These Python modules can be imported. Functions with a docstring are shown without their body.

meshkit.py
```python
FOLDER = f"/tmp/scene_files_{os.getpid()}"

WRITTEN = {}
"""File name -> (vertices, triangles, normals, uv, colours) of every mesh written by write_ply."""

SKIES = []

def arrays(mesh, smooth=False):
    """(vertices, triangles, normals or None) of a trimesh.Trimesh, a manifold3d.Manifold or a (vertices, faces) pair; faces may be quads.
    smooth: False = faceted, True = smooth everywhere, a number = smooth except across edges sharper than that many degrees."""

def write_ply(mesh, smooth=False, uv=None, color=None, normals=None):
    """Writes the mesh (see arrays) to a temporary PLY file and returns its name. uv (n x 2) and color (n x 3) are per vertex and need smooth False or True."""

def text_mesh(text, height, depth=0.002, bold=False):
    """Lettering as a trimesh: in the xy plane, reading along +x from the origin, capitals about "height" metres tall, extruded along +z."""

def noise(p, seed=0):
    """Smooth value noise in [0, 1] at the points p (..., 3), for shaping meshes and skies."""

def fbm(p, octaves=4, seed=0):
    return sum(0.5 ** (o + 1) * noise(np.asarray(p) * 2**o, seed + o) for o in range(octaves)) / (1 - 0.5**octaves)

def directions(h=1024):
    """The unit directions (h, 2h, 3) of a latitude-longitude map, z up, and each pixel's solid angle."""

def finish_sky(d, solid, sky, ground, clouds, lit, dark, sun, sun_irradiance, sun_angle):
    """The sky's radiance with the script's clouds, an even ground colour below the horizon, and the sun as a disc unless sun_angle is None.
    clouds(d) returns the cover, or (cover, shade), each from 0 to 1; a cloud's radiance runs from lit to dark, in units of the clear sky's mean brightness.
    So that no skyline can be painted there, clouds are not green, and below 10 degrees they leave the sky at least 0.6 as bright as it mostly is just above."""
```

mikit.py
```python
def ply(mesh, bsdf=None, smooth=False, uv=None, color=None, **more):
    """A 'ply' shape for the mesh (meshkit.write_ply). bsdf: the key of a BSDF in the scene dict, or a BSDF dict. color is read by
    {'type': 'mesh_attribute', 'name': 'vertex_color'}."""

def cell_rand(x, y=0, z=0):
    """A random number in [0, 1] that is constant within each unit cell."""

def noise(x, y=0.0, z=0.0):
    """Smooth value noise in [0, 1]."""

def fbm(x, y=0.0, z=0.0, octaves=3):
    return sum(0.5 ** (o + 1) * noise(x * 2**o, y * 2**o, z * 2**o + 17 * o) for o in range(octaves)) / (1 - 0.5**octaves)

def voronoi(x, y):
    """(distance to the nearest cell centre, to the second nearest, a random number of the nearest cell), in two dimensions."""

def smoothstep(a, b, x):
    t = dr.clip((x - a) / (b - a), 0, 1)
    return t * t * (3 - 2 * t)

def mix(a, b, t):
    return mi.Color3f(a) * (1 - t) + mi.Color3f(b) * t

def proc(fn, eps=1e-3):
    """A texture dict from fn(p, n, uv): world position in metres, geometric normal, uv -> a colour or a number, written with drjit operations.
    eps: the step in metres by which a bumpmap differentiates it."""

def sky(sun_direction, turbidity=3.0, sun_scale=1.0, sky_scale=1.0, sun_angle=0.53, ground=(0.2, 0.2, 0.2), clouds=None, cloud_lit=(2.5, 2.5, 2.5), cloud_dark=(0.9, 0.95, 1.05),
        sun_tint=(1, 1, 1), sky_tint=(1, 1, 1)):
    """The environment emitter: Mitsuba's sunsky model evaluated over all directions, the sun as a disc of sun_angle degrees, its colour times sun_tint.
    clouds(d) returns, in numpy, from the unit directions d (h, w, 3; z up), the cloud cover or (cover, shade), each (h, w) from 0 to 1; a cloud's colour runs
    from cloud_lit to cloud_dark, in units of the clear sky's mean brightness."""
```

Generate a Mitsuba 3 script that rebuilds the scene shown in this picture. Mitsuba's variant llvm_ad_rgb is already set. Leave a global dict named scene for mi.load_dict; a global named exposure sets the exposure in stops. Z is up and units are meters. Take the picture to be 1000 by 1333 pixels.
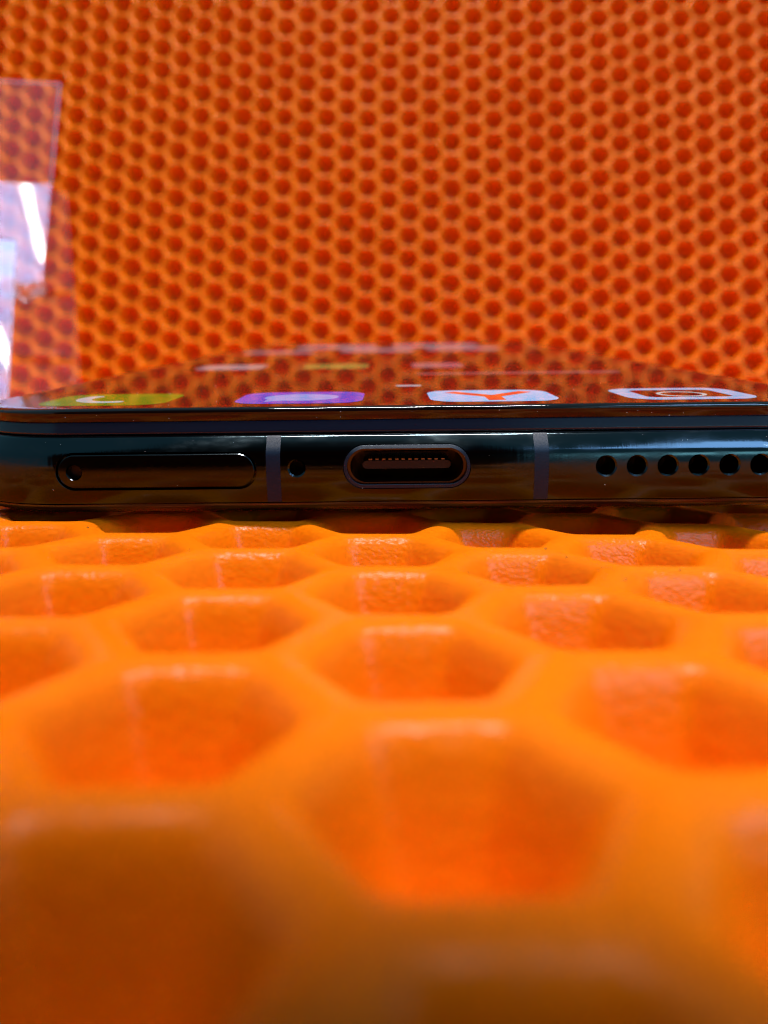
import math, numpy as np, trimesh, shapely.geometry as sg, manifold3d as m3, mitsuba as mi, drjit as dr, mikit, meshkit
from mikit import proc, noise, fbm, smoothstep, mix

T = mi.ScalarTransform4f
scene, labels = {}, {}
MM = 0.001
rng = np.random.default_rng(7)

# ------------------------------------------------------------------ camera, lamps, exposure
CAM_H = 9.84 * MM
up = np.array([0.0158, 0.1550, 0.9878])          # camera pitched down 9 degrees with a trace of roll
cam = np.array([0.0, 0.0, CAM_H])
fwd = np.array([0.0, 0.98792, -0.15497])
upv = np.array([-0.0160, 0.15495, 0.98779])
scene['camera'] = {
    'type': 'thinlens', 'fov': 2 * math.degrees(math.atan(500 / 985)), 'fov_axis': 'x',
    'aperture_radius': 0.45 * MM, 'focus_distance': 58.5 * MM, 'near_clip': 1 * MM, 'far_clip': 20.0,
    'to_world': T().look_at(origin=cam.tolist(), target=(cam + fwd).tolist(), up=upv.tolist())}
exposure = 0.27
# the dim bluish light of the room around
scene['room_ambience'] = {'type': 'constant', 'radiance': {'type': 'rgb', 'value': [0.07, 0.19, 0.25]}, 'sampling_weight': 4.0}


def area_lamp(key, centre, target, w, h, rgb, weight, top=(0.1, 1, 0.2)):
    scene[key] = {'type': 'rectangle', 'to_world': T().look_at(origin=list(centre), target=list(target), up=list(top)) @ T().scale([w / 2, h / 2, 1]),
                  'emitter': {'type': 'area', 'radiance': {'type': 'rgb', 'value': list(rgb)}, 'sampling_weight': weight},
                  'bsdf': {'type': 'diffuse', 'reflectance': {'type': 'rgb', 'value': [0.6, 0.6, 0.6]}}}


# tube lamp overhead, running across
area_lamp('ceiling_tube_lamp', (0.0, 0.057, 1.80), (0.0, 0.07, 0.0), 0.66, 0.12, (143, 137, 135), 10.0)
# broad window of cool daylight, behind the camera on the right
area_lamp('window_light', (0.90, -0.80, 1.20), (0.0, 0.05, 0.0), 0.9, 0.8, (2.7, 4.8, 8.6), 9.0)
# a short lamp bar in front of that window
area_lamp('lamp_bar', (0.7154, -0.6185, 1.0206), (-0.087, 0.195, 0.05), 0.018, 0.155, (70, 72, 76), 1.0, (-0.4488, 0.4024, 0.7979))
# a low strip of window at the back on the right
area_lamp('window_light_001', (0.85, -0.95, 0.20), (0.02, 0.056, 0.005), 1.3, 0.05, (2.0, 4.4, 4.8), 2.0, (0, 0, 1))


def tag(key, label, cat=None, group=None, kind=None):
    labels[key] = {'label': label} if label else {}
    if cat: labels[key]['category'] = cat
    if group: labels[key]['group'] = group
    if kind: labels[key]['kind'] = kind


for k, l, c in (('ceiling_tube_lamp', 'long white tube lamp hanging overhead, outside the picture', 'lamp'),
                ('window_light', 'bluish daylight window high behind the camera, outside the picture', 'window'),
                ('lamp_bar', 'short white lamp bar in front of the window, outside the picture', 'lamp'),
                ('window_light_001', 'low teal strip of window far behind on the right, outside the picture', 'window')):
    tag(k, l, c)


# ------------------------------------------------------------------ materials
def tw(b): return {'type': 'twosided', 'bsdf': b}
def rgb(*v): return {'type': 'rgb', 'value': list(v)}
def plain(key, col, rough, metal=0.0, spec=0.5, **kw):
    scene[key] = tw({'type': 'principled', 'base_color': col if isinstance(col, dict) else rgb(*col), 'roughness': rough, 'metallic': metal, **({} if metal else {'specular': spec}), **kw})


def mat_colour(p, n, uv):
    a = fbm(p.x * 90, p.y * 90, p.z * 90, 3)
    b = noise(p.x * 3500, p.y * 3500, p.z * 3500)
    return mix((0.76, 0.141, 0.001), (0.82, 0.160, 0.002), a) * (0.94 + 0.12 * b)


def mat_grain(p, n, uv):
    a = noise(p.x * 5200, p.y * 5200, p.z * 5200)
    b = noise(p.x * 11000 + 5, p.y * 11000, p.z * 11000)
    c = noise(p.x * 2100 + 9, p.y * 2100, p.z * 2100)
    return a * 0.8 + b * 0.35 + c * 0.7


scene['foam_bsdf'] = {'type': 'bumpmap', 'arbitrary': proc(mat_grain, 2e-5), 'scale': 4.0e-5,
                      'bsdf': tw({'type': 'principled', 'base_color': proc(mat_colour), 'roughness': 0.27, 'specular': 0.11})}


def brush(p, n, uv):
    return noise(p.x * 9000, p.y * 500, p.z * 260) + 0.5 * noise(p.x * 21000 + 3, p.y * 900, p.z * 500)


def smudge(p, n, uv):
    a = fbm(p.x * 260, p.y * 260, p.z * 420, 3)
    b = noise(p.x * 2600, p.y * 2600, p.z * 4200)
    return 0.10 + 0.11 * smoothstep(0.46, 0.70, a) * (0.5 + b)


def glass_smudge(p, n, uv):
    a = fbm(p.x * 120 + 4, p.y * 70, p.z * 120, 3)
    return 0.018 + 0.05 * smoothstep(0.50, 0.72, a)


scene['metal_bsdf'] = {'type': 'bumpmap', 'arbitrary': proc(brush, 1e-5), 'scale': 2.4e-6,
                       'bsdf': tw({'type': 'principled', 'base_color': rgb(0.040, 0.055, 0.062), 'metallic': 1.0, 'roughness': proc(smudge)})}
plain('tray_bsdf', (0.036, 0.042, 0.046), 0.13, 1.0)
plain('hole_bsdf', (0.01, 0.01, 0.01), 0.5, 0.0, 0.3)


def band_col(p, n, uv):
    return mix((0.003, 0.009, 0.019), (0.005, 0.015, 0.029), noise(p.x * 9000, p.y * 9000, p.z * 9000))


scene['band_bsdf'] = tw({'type': 'principled', 'base_color': proc(band_col), 'roughness': 0.42, 'specular': 0.28})
scene['glass_bsdf'] = tw({'type': 'principled', 'base_color': rgb(0.004, 0.003, 0.003), 'roughness': proc(glass_smudge), 'specular': 0.5})
plain('lip_bsdf', (0.006, 0.010, 0.020), 0.2, 0.0, 0.5)
plain('back_bsdf', (0.012, 0.010, 0.010), 0.10, 0.0, 0.6)
plain('shell_bsdf', (0.055, 0.052, 0.048), 0.25, 1.0)
plain('rim_bsdf', (0.004, 0.011, 0.020), 0.42, 0.0, 0.35)
plain('tongue_bsdf', (0.008, 0.007, 0.007), 0.35, 0.0, 0.3)
plain('contact_bsdf', (0.26, 0.21, 0.16), 0.35, 1.0)
plain('other_phone_bsdf', (0.010, 0.018, 0.032), 0.2, 0.0, 0.5)
plain('lens_bsdf', (0.005, 0.005, 0.006), 0.05, 0.0, 0.6)
plain('dust_bsdf', (0.75, 0.75, 0.72), 0.7)

# ------------------------------------------------------------------ honeycomb foam mats
_r = np.linspace(0, 6, 1201)
_k = np.exp(-0.5 * (np.arange(-120, 121) * 0.005 / 0.26) ** 2); _k /= _k.sum()
def profile(depth, floor_r, rim_r):
    z = np.interp(_r, [0, floor_r, rim_r, rim_r + 0.45, 4.8, 6], [-depth, -depth + 0.4, -0.75, -0.20, 0.0, 0.0])
    return np.convolve(np.pad(z, 120, mode='edge'), _k, 'valid')


def _hash(a, b):
    h = np.sin(a * 12.9898 + b * 78.233) * 43758.5453
    return h - np.floor(h)


def dimples(s, t, cs, pt, prof):
    """Depth in mm (<= 0) of a hexagonal dimple lattice: columns cs apart, pitch pt along t."""
    best = np.full(s.shape, 9.0)
    c0 = np.floor(s / cs)
    for dc in (0, 1):
        c = c0 + dc
        half = 0.5 * (np.mod(c, 2))
        r = np.round(t / pt - half) + half
        ds, dt = (s - c * cs) / cs * (0.8660254 * 2), (t - r * pt) / pt * 2       # both in units of half a pitch
        q = np.stack([np.abs(dt), np.abs(0.5 * dt + 0.8660254 * ds), np.abs(0.5 * dt - 0.8660254 * ds)])
        best = np.minimum(best, (q ** 16).sum(0) ** (1 / 16) * (1 + 0.10 * (_hash(c, r) - 0.5)))
    return np.interp(best * 4.8, _r, prof)


def strip(xs, ys):
    return np.meshgrid(xs, ys)


def grid_faces(ny, nx):
    i = np.arange(ny * nx).reshape(ny, nx)
    return np.stack([i[:-1, :-1].ravel(), i[:-1, 1:].ravel(), i[1:, 1:].ravel(), i[1:, :-1].ravel()], 1)


def wrap_box(top, bottom_z_fn):
    """Vertices of a sheet (ny, nx, 3) closed with an underside along its rim."""
    ny, nx, _ = top.shape
    v = top.reshape(-1, 3); f = [grid_faces(ny, nx)]
    rim = np.concatenate([np.arange(nx), np.arange(1, ny) * nx + nx - 1, (ny - 1) * nx + np.arange(nx - 2, -1, -1), np.arange(ny - 2, 0, -1) * nx])
    low = bottom_z_fn(v[rim])
    n0 = len(v); k = len(rim); i = np.arange(k); j = (i + 1) % k
    f.append(np.stack([rim[i], n0 + i, n0 + j, rim[j]], 1))
    cen = low.mean(0, keepdims=True)
    v = np.vstack([v, low, cen])
    f3 = np.stack([n0 + j, n0 + i, np.full(k, n0 + k)], 1)
    f4 = np.vstack(f)
    return v, np.vstack([f4[:, [0, 1, 2]], f4[:, [0, 2, 3]], f3])


def uneven(a, b, seed):
    return (meshkit.fbm(np.stack([a / 26, b / 26, a * 0 + 3], -1), 3, seed) - 0.5)


# the mat lying under the phone
fa = math.radians(3.9)
def axis(lo, hi, fine_lo, fine_hi, fine, coarse):
    return np.concatenate([np.arange(lo, fine_lo, coarse), np.arange(fine_lo, fine_hi, fine), np.arange(fine_hi, hi + coarse, coarse)])
X, Y = np.meshgrid(axis(-230, 230, -62, 62, 0.26, 0.9), axis(-140, 300, 6, 76, 0.22, 0.9))
S = X * math.cos(fa) + Y * math.sin(fa); Tt = -X * math.sin(fa) + Y * math.cos(fa)
s0 = -0.37 * math.cos(fa) + 51.8 * math.sin(fa); t0 = 0.37 * math.sin(fa) + 51.8 * math.cos(fa) - 4.05
Z = dimples(S - s0, Tt - t0, 8.36, 9.95, profile(5.4, 1.9, 3.45)) + 0.25 * uneven(X, Y, 1)
vf, ff = wrap_box(np.stack([X, Y, Z], -1), lambda r: np.column_stack([r[:, 0], r[:, 1], np.full(len(r), -10.0)]))
scene['honeycomb_mat'] = mikit.ply((vf * MM, ff), 'foam_bsdf', smooth=True)
tag('honeycomb_mat', 'orange honeycomb foam mat lying flat in front of and under the phone', 'mat')

# the mat standing behind it
wu = np.array([0.9999, -0.0111, 0.0025]); wd = np.array([-0.0003, -0.2384, -0.9712]); wn = np.array([-0.0114, -0.9711, 0.2384])
wo = np.array([-9.04, 310.74, 79.79])
U, V = np.meshgrid(axis(-330, 340, -190, 200, 0.5, 1.2), axis(-210, 80.5, -110, 80.5, 0.5, 1.2)[:-2])
D = dimples(U + 1.3 * uneven(U, V, 21), V + 1.3 * uneven(V + 90, U, 22), 8.314, 9.6, profile(6.9, 2.6, 3.65)) + 0.5 * uneven(U, V, 2)
P = wo + U[..., None] * wu + V[..., None] * wd + D[..., None] * wn
vw, fw = wrap_box(P, lambda r: r - wn * 10.0 - wn * (((r - wo) @ wn)[:, None]))
scene['honeycomb_mat_001'] = mikit.ply((vw * MM, fw[:, ::-1]), 'foam_bsdf', smooth=True)
tag('honeycomb_mat_001', 'orange honeycomb foam mat standing upright behind the phone as a backdrop', 'mat')

# ------------------------------------------------------------------ the phone (built in mm: x right, y back, z up; the port at the origin)
ax, ay, ry = 0.004, -0.2555, -0.0100


def phone_frame():
    Wc = np.array([[0.9999, 0.0160, 0.0], [0.0025, -0.1550, 0.9879], [0.0158, -0.9878, -0.1550]])
    a = np.array([ax, ay, 1.0]); r = np.array([1.0, ry, -(ax + ry * ay)])
    a /= np.linalg.norm(a); r -= a * (r @ a); r /= np.linalg.norm(r)
    u = np.cross(r, a)
    return np.stack([Wc @ r, Wc @ a, Wc @ u], 1)


PM, PO = phone_frame(), np.array([1.66, 56.14, 4.44])
HW, LEN, CR, XC = 37.4, 158.0, 11.0, 0.0        # half width, length, corner radius, centre


def to_world(v): return (np.asarray(v, float) @ PM.T + PO) * MM


def ring(dx, dy, z, n=40, cr=CR):
    r = max(cr - min(dx, dy), 0.6); hw, y0, y1 = HW - dx, dy, LEN - dy
    out = []
    for cx_, cy_, a0 in ((hw - r, y0 + r, -90), (hw - r, y1 - r, 0), (-hw + r, y1 - r, 90), (-hw + r, y0 + r, 180)):
        t = np.radians(np.linspace(a0, a0 + 90, n))
        out.append(np.column_stack([XC + cx_ + r * np.cos(t), cy_ + r * np.sin(t), np.full(n, z)]))
    return np.vstack(out)


def loft(rings):
    k = len(rings[0]); v = np.vstack(rings + [rings[0].mean(0, keepdims=True), rings[-1].mean(0, keepdims=True)])
    i = np.arange(k); j = (i + 1) % k; f = []
    for a in range(len(rings) - 1):
        f += [np.column_stack([a * k + i, a * k + j, (a + 1) * k + j]), np.column_stack([a * k + i, (a + 1) * k + j, (a + 1) * k + i])]
    b, t = len(v) - 2, len(v) - 1
    f += [np.column_stack([j, i, np.full(k, b)]), np.column_stack([(len(rings) - 1) * k + i, (len(rings) - 1) * k + j, np.full(k, t)])]
    return v, np.vstack(f)


def solid(v, f): return m3.Manifold(m3.Mesh(np.ascontiguousarray(v, np.float32), np.ascontiguousarray(f, np.uint32)))
def mesh_of(m):
    q = m.to_mesh(); return trimesh.Trimesh(np.array(q.vert_properties[:, :3], float), np.array(q.tri_verts), process=False)


def put(key, mesh, bsdf, smooth=25, place=True, **kw):
    if isinstance(mesh, m3.Manifold): mesh = mesh_of(mesh)
    if isinstance(mesh, tuple): mesh = trimesh.Trimesh(*mesh, process=False)
    mesh = mesh.copy(); mesh.vertices = to_world(mesh.vertices) if place else np.asarray(mesh.vertices) * MM
    base, n = key, 0
    while key in scene:
        n += 1; key = f'{base}_{n:03d}'
    scene[key] = mikit.ply(mesh, bsdf, smooth=smooth, **kw)
    return key


def stadium(w, h, y0, y1, x=0.0, z=0.0, n=48, w2=None, h2=None):
    """A stadium prism from depth y0 to y1, w x h at y0 and w2 x h2 at y1."""
    def pts(w, h):
        r = h / 2; a = np.radians(np.linspace(-90, 90, n)); b = a + np.pi
        return np.vstack([np.column_stack([x + w / 2 - r + r * np.cos(a), z + r * np.sin(a)]), np.column_stack([x - w / 2 + r + r * np.cos(b), z + r * np.sin(b)])])
    p, q = pts(w, h), pts(w2 or w, h2 or h)
    return m3.Manifold.hull_points(np.vstack([np.column_stack([p[:, 0], np.full(len(p), y0), p[:, 1]]), np.column_stack([q[:, 0], np.full(len(q), y1), q[:, 1]])]).tolist())


def box(x0, x1, y0, y1, z0, z1): return m3.Manifold.cube([x1 - x0, y1 - y0, z1 - z0]).translate([x0, y0, z0])


# metal frame: a gently bowed band, its lips rounded
rings = []
for t in np.linspace(0, 90, 8)[:-1]:
    rr = 0.10; zb = -2.64
    rings.append((zb + rr * (1 - math.cos(math.radians(t))) , rr * (1 - math.sin(math.radians(t)))))
for z in np.linspace(-2.54, 2.18, 110): rings.append((z, 0.0))
for t in np.linspace(0, 90, 9)[1:]:
    rr = 0.14
    rings.append((2.18 + rr * math.sin(math.radians(t)), rr * (1 - math.cos(math.radians(t)))))
_bz = np.linspace(-2.7, 2.6, 2000)
_be = np.interp(_bz, [-2.7, -1.2, 0.2, 0.9, 1.3, 1.55, 2.3, 2.6], np.radians([-11, -1, 7.3, 13.0, 36.0, 43.0, 47.5, 49.0]))
_by = np.concatenate([[0], np.cumsum(np.tan((_be[1:] + _be[:-1]) / 2) * np.diff(_bz))]); _by -= _by.min()
def bow(z): return np.interp(z, _bz, _by)


def bend(m, step=0.3):
    q = m.refine_to_length(step).to_mesh(); v = np.array(q.vert_properties[:, :3], float)
    v[:, 1] += bow(v[:, 2])
    return solid(v, q.tri_verts)
RS = [ring(bow(z) + d, bow(z) + d, z) for z, d in rings]
frame0 = solid(*loft(RS))
frame = frame0 - box(-HW + 2.5, HW - 2.5, 9, LEN - 2.5, -5, 5)
frame -= bend(stadium(9.0, 2.72, -1, 7.5) + stadium(9.46, 3.18, -1, 0.30) + stadium(9.76, 3.48, -0.30, 0.15, w2=9.46, h2=3.18))
TRAY = (-18.76, -0.14)
frame -= bend(stadium(15.02, 2.77, -1, 1.1, *TRAY) + stadium(15.14, 2.89, -0.05, 0.05, *TRAY, w2=15.02, h2=2.77))
tray = bend(stadium(14.60, 2.35, 0.0, 0.06, *TRAY, w2=14.72, h2=2.47) + stadium(14.72, 2.47, 0.06, 1.05, *TRAY))
tray_hole = stadium(1.02, 1.0, -1, 0.9, -24.9, -0.14)
tray -= tray_hole + stadium(1.40, 1.38, -0.1, 0.22, -24.9, -0.14, w2=1.0, h2=0.98)
BANDS = (-9.98, 10.03)
for b in BANDS: frame -= box(b - 0.54, b + 0.54, -1, 1.4, -3, 3)
HOLES = [(-8.23, -0.02, 1.12)] + [(14.84 + 2.29 * k, -0.08, 1.36) for k in range(6)]
for x, z, d in HOLES:
    frame -= bend(stadium(d + 0.001, d, -1, 3.2, x, z) + stadium(d + 0.36, d + 0.359, -0.06, 0.12, x, z, w2=d, h2=d - 0.001))
ph = 'smartphone'
tag(ph, 'dark blue smartphone lying flat, its charging port end towards the camera', 'phone')
put(ph + '__metal_frame', frame, 'metal_bsdf', 18)
k = put(ph + '__sim_tray', tray, 'tray_bsdf', 18)
put(k + '__pin_hole', stadium(0.98, 0.96, 0.78, 0.9, -24.9, -0.14), 'hole_bsdf', False)
for i, b in enumerate(BANDS):
    put(ph + '__antenna_band', frame0 ^ box(b - 0.535, b + 0.535, -1, 1.38, -3, 3), 'band_bsdf', 18)
for i, (x, z, d) in enumerate(HOLES):
    put(ph + ('__speaker_hole' if i else '__microphone_hole'), stadium(d - 0.02, d - 0.021, 2.7, 3.15, x, z), 'hole_bsdf', False)

# charging port
pk = ph + '__charging_port'
put(pk, bend(stadium(9.44, 3.16, 0.03, 0.29) - stadium(8.98, 2.70, -1, 2)), 'rim_bsdf', 25)
put(pk + '__shell', stadium(8.96, 2.68, 0.5, 7.4) - stadium(8.5, 2.42, 0.3, 7.0), 'shell_bsdf', 25)
put(pk + '__tongue', stadium(6.69, 0.62, 1.1, 6.9, n=12) + box(-3.34, 3.34, 3.4, 6.9, -0.62, 0.62), 'tongue_bsdf', 25)
for i in range(12):
    x = (i - 5.5) * 0.5
    put(pk + '__contact', box(x - 0.13, x + 0.13, 1.3, 3.35, 0.30, 0.42), 'contact_bsdf', False)


# screen glass, the lip under it and the back glass
def shell(profile, n=40): return loft([ring(dx, dy, z, n) for z, dx, dy in profile])
G0 = 1.72            # how far the lip and the glass stand back from the widest line of the frame
lipp = [(2.0, G0 + 0.5, G0 + 0.5), (2.32, G0 + 0.10, G0 + 0.10), (2.44, G0 - 0.04, G0 - 0.04), (2.54, G0 - 0.06, G0 - 0.06), (2.62, G0 - 0.04, G0 - 0.04), (2.95, G0 + 0.05, G0 + 0.05), (3.26, G0 + 0.15, G0 + 0.15), (3.32, G0 + 0.3, G0 + 0.3), (3.32, G0 + 2.5, G0 + 2.5)]
put(ph + '__glass_lip', shell(lipp), 'lip_bsdf', 40)
ZS = 4.36
gp = [(3.28, G0 + 0.32, G0 + 0.32), (3.36, G0 + 0.24, G0 + 0.24), (3.70, G0 + 0.13, G0 + 0.13), (3.98, G0 + 0.09, G0 + 0.09), (4.06, G0 + 0.12, G0 + 0.105)]
for t in np.linspace(4, 90, 40):
    c, q = math.cos(math.radians(t)), math.sin(math.radians(t))
    gp.append((4.06 + (ZS - 4.06) * q, G0 + 0.12 + 1.9 * (1 - c), G0 + 0.105 + 0.5 * (1 - c)))
put(ph + '__screen_glass', shell(gp, 60), 'glass_bsdf', 25)
bp = []
for t in np.linspace(90, 0, 30):
    c, s = math.cos(math.radians(t)), math.sin(math.radians(t))
    bp.append((-2.72 - 1.20 * s, 0.34 + 4.2 * (1 - c), 0.34 + 4.2 * (1 - c)))
put(ph + '__back_glass', shell(bp + [(-2.62, 0.5, 0.5)]), 'back_bsdf', 25)


# what the screen shows: icons near the bottom edge, a second row and widgets farther up
def rr_poly(x0, x1, y0, y1, r): return sg.box(x0 + r, y0 + r, x1 - r, y1 - r).buffer(r, 12)
def lit(key, poly, z, col, th=0.02):
    polys = getattr(poly, 'geoms', [poly])
    m = trimesh.util.concatenate([trimesh.creation.extrude_polygon(g, th, engine='earcut') for g in polys])
    m.apply_translation([0, 0, z])
    name = 'screen_' + '_'.join(f'{int(c * 1000)}' for c in col)
    if name not in scene: plain(name, tuple(0.02 * c / max(col) for c in col), 0.04, 0.0, 0.5)
    return put(key, m, name, False, emitter={'type': 'area', 'radiance': rgb(*col), 'sampling_weight': 0.02})


ic = ph + '__app_icon'
IY0, IY1, PITCH, IW, IOFF = 4.1, 13.5, 15.85, 10.4, -0.68
def icon(i): x = IOFF + PITCH * (i - 1.5); return x - IW / 2, x + IW / 2, x
white = (0.16, 0.40, 0.66)
# green with a white handset
x0, x1, xm = icon(0); k = lit(ic, rr_poly(x0, x1, IY0, IY1, 2.4), ZS, (0.01, 0.13, 0.005)); labels[k] = {'label': 'green call app icon with a white handset'}
arc = sg.LineString([(xm + 2.6 * math.cos(t), 9.4 + 3.0 * math.sin(t)) for t in np.radians(np.linspace(150, 290, 24))]).buffer(0.62)
lit(k + '__handset_mark', arc, ZS + 0.03, (0.2, 0.32, 0.34))
# purple with a pale speech bubble
x0, x1, xm = icon(1); k = lit(ic, rr_poly(x0, x1, IY0, IY1, 2.4), ZS, (0.005, 0.05, 0.42)); labels[k] = {'label': 'violet message app icon with a pale speech bubble'}
bub = sg.Point(0, 0).buffer(1, 32)
from shapely import affinity
bub = affinity.translate(affinity.scale(bub, 3.1, 2.7), xm, 8.6).union(sg.Polygon([(xm - 2.6, 7.8), (xm - 2.7, 5.4), (xm - 0.6, 6.4)]))
lit(k + '__bubble_mark', bub, ZS + 0.03, (0.10, 0.24, 0.56))
# white with a red letter Y
x0, x1, xm = icon(2); k = lit(ic, rr_poly(x0, x1, IY0, IY1, 2.4), ZS, white); labels[k] = {'label': 'white app icon with a red letter Y'}
yy = sg.LineString([(xm - 3.2, 11.6), (xm + 0.1, 7.8), (xm + 3.4, 11.6)]).buffer(0.62, cap_style=2, join_style=2).union(sg.box(xm - 0.62, 4.9, xm + 0.75, 8.3))
lit(k + '__letter_mark', yy, ZS + 0.03, (0.55, 0.07, 0.02))
# camera: pale frame, dark middle, pale ring
x0, x1, xm = icon(3); k = lit(ic, rr_poly(x0, x1, IY0, IY1, 2.4).difference(rr_poly(x0 + 1.7, x1 - 1.7, IY0 + 1.7, IY1 - 1.6, 0.9)), ZS, (0.14, 0.34, 0.54)); labels[k] = {'label': 'camera app icon, a pale frame round a dark square with a ring'}
ringp = sg.Point(xm, 8.3).buffer(2.0, 24).difference(sg.Point(xm, 8.3).buffer(1.65, 24))
lit(k + '__ring_mark', ringp, ZS + 0.0, (0.28, 0.40, 0.42))
lit(ph + '__page_mark', rr_poly(-0.6, 1.9, 18.6, 19.8, 0.5), ZS, (0.25, 0.35, 0.40))

lit(ph + '__search_bar', rr_poly(2.0, 26.0, 34.0, 36.4, 1.1), ZS, (0.10, 0.06, 0.06))
for xa, xb, c in ((-27.5, -18.5, (0.09, 0.16, 0.18)), (-13.0, -4.0, (0.07, 0.14, 0.03)), (2.0, 9.0, (0.10, 0.07, 0.09))):
    lit(ph + '__app_icon', rr_poly(xa, xb, 47.0, 57.0, 2.2), ZS, c)
for xa, xb, ya, yb in ((-30, -16, 96, 104), (-11, 4, 100, 112), (7, 22, 104, 114), (-22, -4, 118, 134), (0, 20, 122, 138)):
    lit(ph + '__widget', rr_poly(xa, xb, ya, yb, 2.0), ZS, (0.10, 0.16, 0.19))

# ------------------------------------------------------------------ clear plastic packaging at the left
def film_bsdf(key, haze, col, rough=0.5):
    scene[key] = {'type': 'blendbsdf', 'weight': haze, 'a': {'type': 'thindielectric', 'int_ior': 1.52},
                  'b': tw({'type': 'principled', 'base_color': rgb(*col), 'roughness': rough, 'specular': 0.5})}


film_bsdf('film_bsdf', 0.04, (0.44, 0.60, 0.84))
film_bsdf('film_clear_bsdf', 0.02, (0.55, 0.62, 0.80))
film_bsdf('film_thick_bsdf', 0.06, (0.42, 0.58, 0.84))
film_bsdf('film_edge_bsdf', 0.40, (0.70, 0.70, 0.78))


scene['crumple_bsdf'] = {'type': 'dielectric', 'int_ior': 1.5}


def film(key, corners, bsdf, bendfn=None, n=60, ripple=0.0, seed=0):
    """A sheet over four corners (top left, top right, bottom right, bottom left), bowed along its own normal."""
    a, b, c, d = (np.array(q, float) for q in corners)
    u, v = np.meshgrid(np.linspace(0, 1, n), np.linspace(0, 1, n))
    p = (a * (1 - u[..., None]) + b * u[..., None]) * (1 - v[..., None]) + (d * (1 - u[..., None]) + c * u[..., None]) * v[..., None]
    nn = np.cross(d - a, b - a); nn /= np.linalg.norm(nn)
    off = bendfn(u, v) if bendfn else 0 * u
    if ripple: off = off + ripple * (meshkit.fbm(p / 9.0, 2, seed) - 0.5)
    p = p + off[..., None] * nn
    return put(key, (p.reshape(-1, 3), np.vstack([grid_faces(n, n)[:, [0, 1, 2]], grid_faces(n, n)[:, [0, 2, 3]]])), bsdf, True, place=False)


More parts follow.
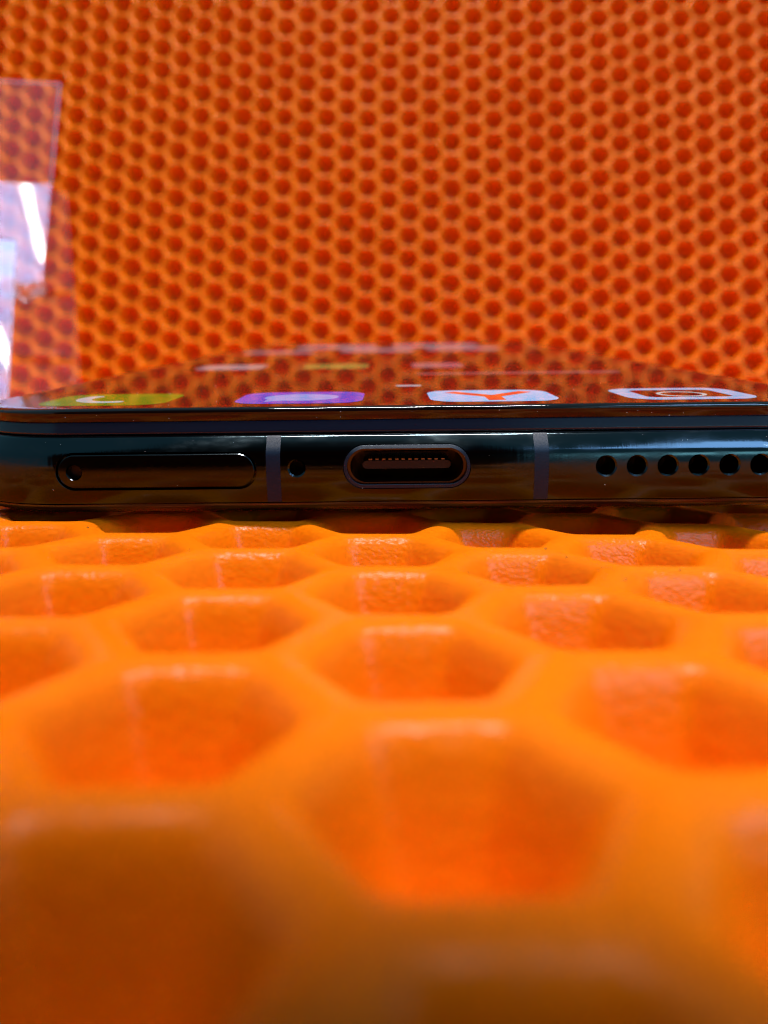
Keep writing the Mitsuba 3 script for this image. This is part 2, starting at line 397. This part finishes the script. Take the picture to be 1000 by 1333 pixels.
def rod(key, pts, r, bsdf):
    hulls = []
    for p, q in zip(pts[:-1], pts[1:]):
        s1 = trimesh.creation.icosphere(1, r).vertices
        hulls.append(m3.Manifold.hull_points(np.vstack([s1 + p, s1 + q]).tolist()))
    m = hulls[0]
    for h in hulls[1:]: m = m + h
    return put(key, m, bsdf, 40, place=False)


pp = 'clear_plastic_packaging'
tag(pp, 'crumpled clear plastic packaging standing at the left edge beside the phone', 'plastic packaging')
A = [(-106.8, 195.4, 82.9), (-82.9, 203.6, 85.1), (-84.6, 199.3, 60.1), (-106.6, 192.0, 58.9)]
film(pp + '__upper_panel', A, 'film_bsdf', None, 40, 0.8, 3)
L = [(-103.4, 186.2, 57.5), (-84.6, 199.3, 60.1), (-84.5, 190.8, 33.3), (-101.5, 179.9, 33.7)]
film(pp + '__folded_panel', L, 'film_bsdf', None, 60, 0.012, 4)
B = [(-128.8, 228.1, 70.0), (-94.9, 233.8, 66.7), (-91.1, 228.6, 0.3), (-130.2, 221.7, 0.3)]
film(pp + '__back_panel', B, 'film_clear_bsdf', lambda u, v: 0.8 * np.exp(-((v - 0.42) / 0.03) ** 2) + 0.6 * np.exp(-((v - 0.72) / 0.02) ** 2), 90, 0.5, 5)
C = [(-70.1, 125.1, 33.5), (-61.8, 131.2, 34.1), (-59.2, 117.6, 0.3), (-65.7, 113.1, 0.3)]
film(pp + '__front_panel', C, 'film_thick_bsdf', lambda u, v: 0.25 * (u - 0.5) * (v - 0.5), 50, 0.06, 6)
film(pp + '__side_panel', [B[0], L[0], (L[3][0], L[3][1], 0.3), B[3]], 'film_clear_bsdf', None, 40, 0.8, 8)
film(pp + '__side_panel', [L[0], C[0], C[3], (L[3][0], L[3][1], 0.3)], 'film_clear_bsdf', None, 40, 0.8, 9)
rod(pp + '__edge', [np.array(A[0]), np.array(A[1])], 0.18, 'film_edge_bsdf')
rod(pp + '__edge', [np.array(A[1]), np.array(A[2])], 0.18, 'film_edge_bsdf')
rod(pp + '__edge', [np.array(C[0]), np.array(C[1]), np.array(C[2])], 0.16, 'film_edge_bsdf')
rod(pp + '__edge', [np.array(B[1]), np.array(B[2])], 0.12, 'film_bsdf')
# the crumpled bottom of the folded panel
for (cx_, cy_, cz_), sc, sd in (((-83.4, 185.8, 33.1), 1.7, 11), ((-86.3, 185.7, 32.1), 2.0, 12), ((-89.7, 185.9, 33.3), 2.2, 13)):
    m = trimesh.creation.icosphere(3, 1.0); v = m.vertices
    v = v * (0.6 + 0.9 * meshkit.fbm(v * 1.7 + sd, 3, sd))[:, None] * np.array([1.2, 0.6, 0.9]) * sc
    m.vertices = v + [cx_, cy_, cz_]
    put(pp + '__crumple', m, 'crumple_bsdf', True, place=False)

# specks of dust on the edge of the phone
parts = []
for i in range(34):
    x = rng.uniform(-28, 28); z = rng.choice([rng.uniform(3.4, 4.0), rng.uniform(1.6, 2.1), rng.uniform(-2, 2.4)], p=[0.6, 0.2, 0.2])
    y = (1.80 if z > 3 else float(bow(z))) - 0.005
    m = trimesh.creation.icosphere(1, rng.uniform(0.012, 0.028)); m.apply_scale([rng.uniform(0.7, 1.6), 1, rng.uniform(0.7, 1.6)]); m.apply_translation([x, y, z]); parts.append(m)
for i in range(26):
    m = trimesh.creation.icosphere(1, rng.uniform(0.012, 0.030)); m.apply_translation([rng.uniform(-30, 30), 2.4 + 22 * rng.random() ** 2, ZS + 0.005]); parts.append(m)
k = put('dust', trimesh.util.concatenate(parts), 'dust_bsdf', True)
tag(k, 'tiny pale specks of dust on the edge and screen of the phone', 'dust', kind='stuff')

# the offcut of foam that props up the far end of the phone
pts = []
for x in (-24, 24):
    for y in (116, 148):
        t = to_world([[x, y, -3.95]])[0] / MM
        pts += [t, [t[0], t[1], -0.1]]
m = mesh_of(m3.Manifold.hull_points(np.array(pts).tolist()).refine_to_length(3.0))
tag(put('foam_block', m, 'foam_bsdf', False, place=False), 'orange foam offcut propping up the far end of the phone', 'foam block')

# dark crumbs and short fibres lying on the mat before the phone
plain('lint_bsdf', (0.06, 0.03, 0.02), 0.9)
parts = []
for i in range(26):
    x, y = rng.uniform(-26, 26), rng.uniform(38, 54)
    ds = dimples(np.array([x * math.cos(fa) + y * math.sin(fa) - s0]), np.array([-x * math.sin(fa) + y * math.cos(fa) - t0]), 8.36, 9.95, profile(5.4, 1.9, 3.45))
    if ds[0] < -0.25: continue
    z = float(ds[0]) + 0.25 * float(uneven(np.array([x]), np.array([y]), 1)[0])
    m = trimesh.creation.icosphere(1, rng.uniform(0.03, 0.07))
    m.apply_scale([rng.uniform(0.6, 2.2), rng.uniform(0.6, 1.4), 0.7]); m.apply_transform(trimesh.transformations.rotation_matrix(rng.uniform(0, 3), [0, 0, 1])); m.apply_translation([x, y, z + 0.02]); parts.append(m)
tag(put('lint', trimesh.util.concatenate(parts), 'lint_bsdf', True, place=False), 'tiny dark crumbs on the orange mat in front of the phone', 'lint', kind='stuff')

# ------------------------------------------------------------------ the taking phone behind the lens (mirrored in the dark frame, shades the nearest dimples)
Wc = np.array([[0.9999, 0.0160, 0.0], [0.0025, -0.1550, 0.9879], [0.0158, -0.9878, -0.1550]])
def camspace(v): return (np.asarray(v, float) @ Wc.T + [0, 0, 9.84])
b = m3.Manifold.hull_points([[x + sx * 8 * math.cos(a), y + sy * 8 * math.sin(a), z] for x, sx in ((-49, -1), (13, 1)) for y, sy in ((1.2, 1), (-132, -1)) for a in np.linspace(0, np.pi / 2, 12) for z in (-10.0, -2.2)])
m = mesh_of(b); m.vertices = camspace(m.vertices)
put('smartphone_001__body', m, 'other_phone_bsdf', 25, place=False)
m = trimesh.creation.cylinder(5.5, 0.7, sections=48); m.apply_translation([0, 0, -1.85]); m.vertices = camspace(m.vertices)
put('smartphone_001__lens', m, 'lens_bsdf', 25, place=False)
tag('smartphone_001', 'dark phone standing upside down behind the lens, outside the frame', 'phone')
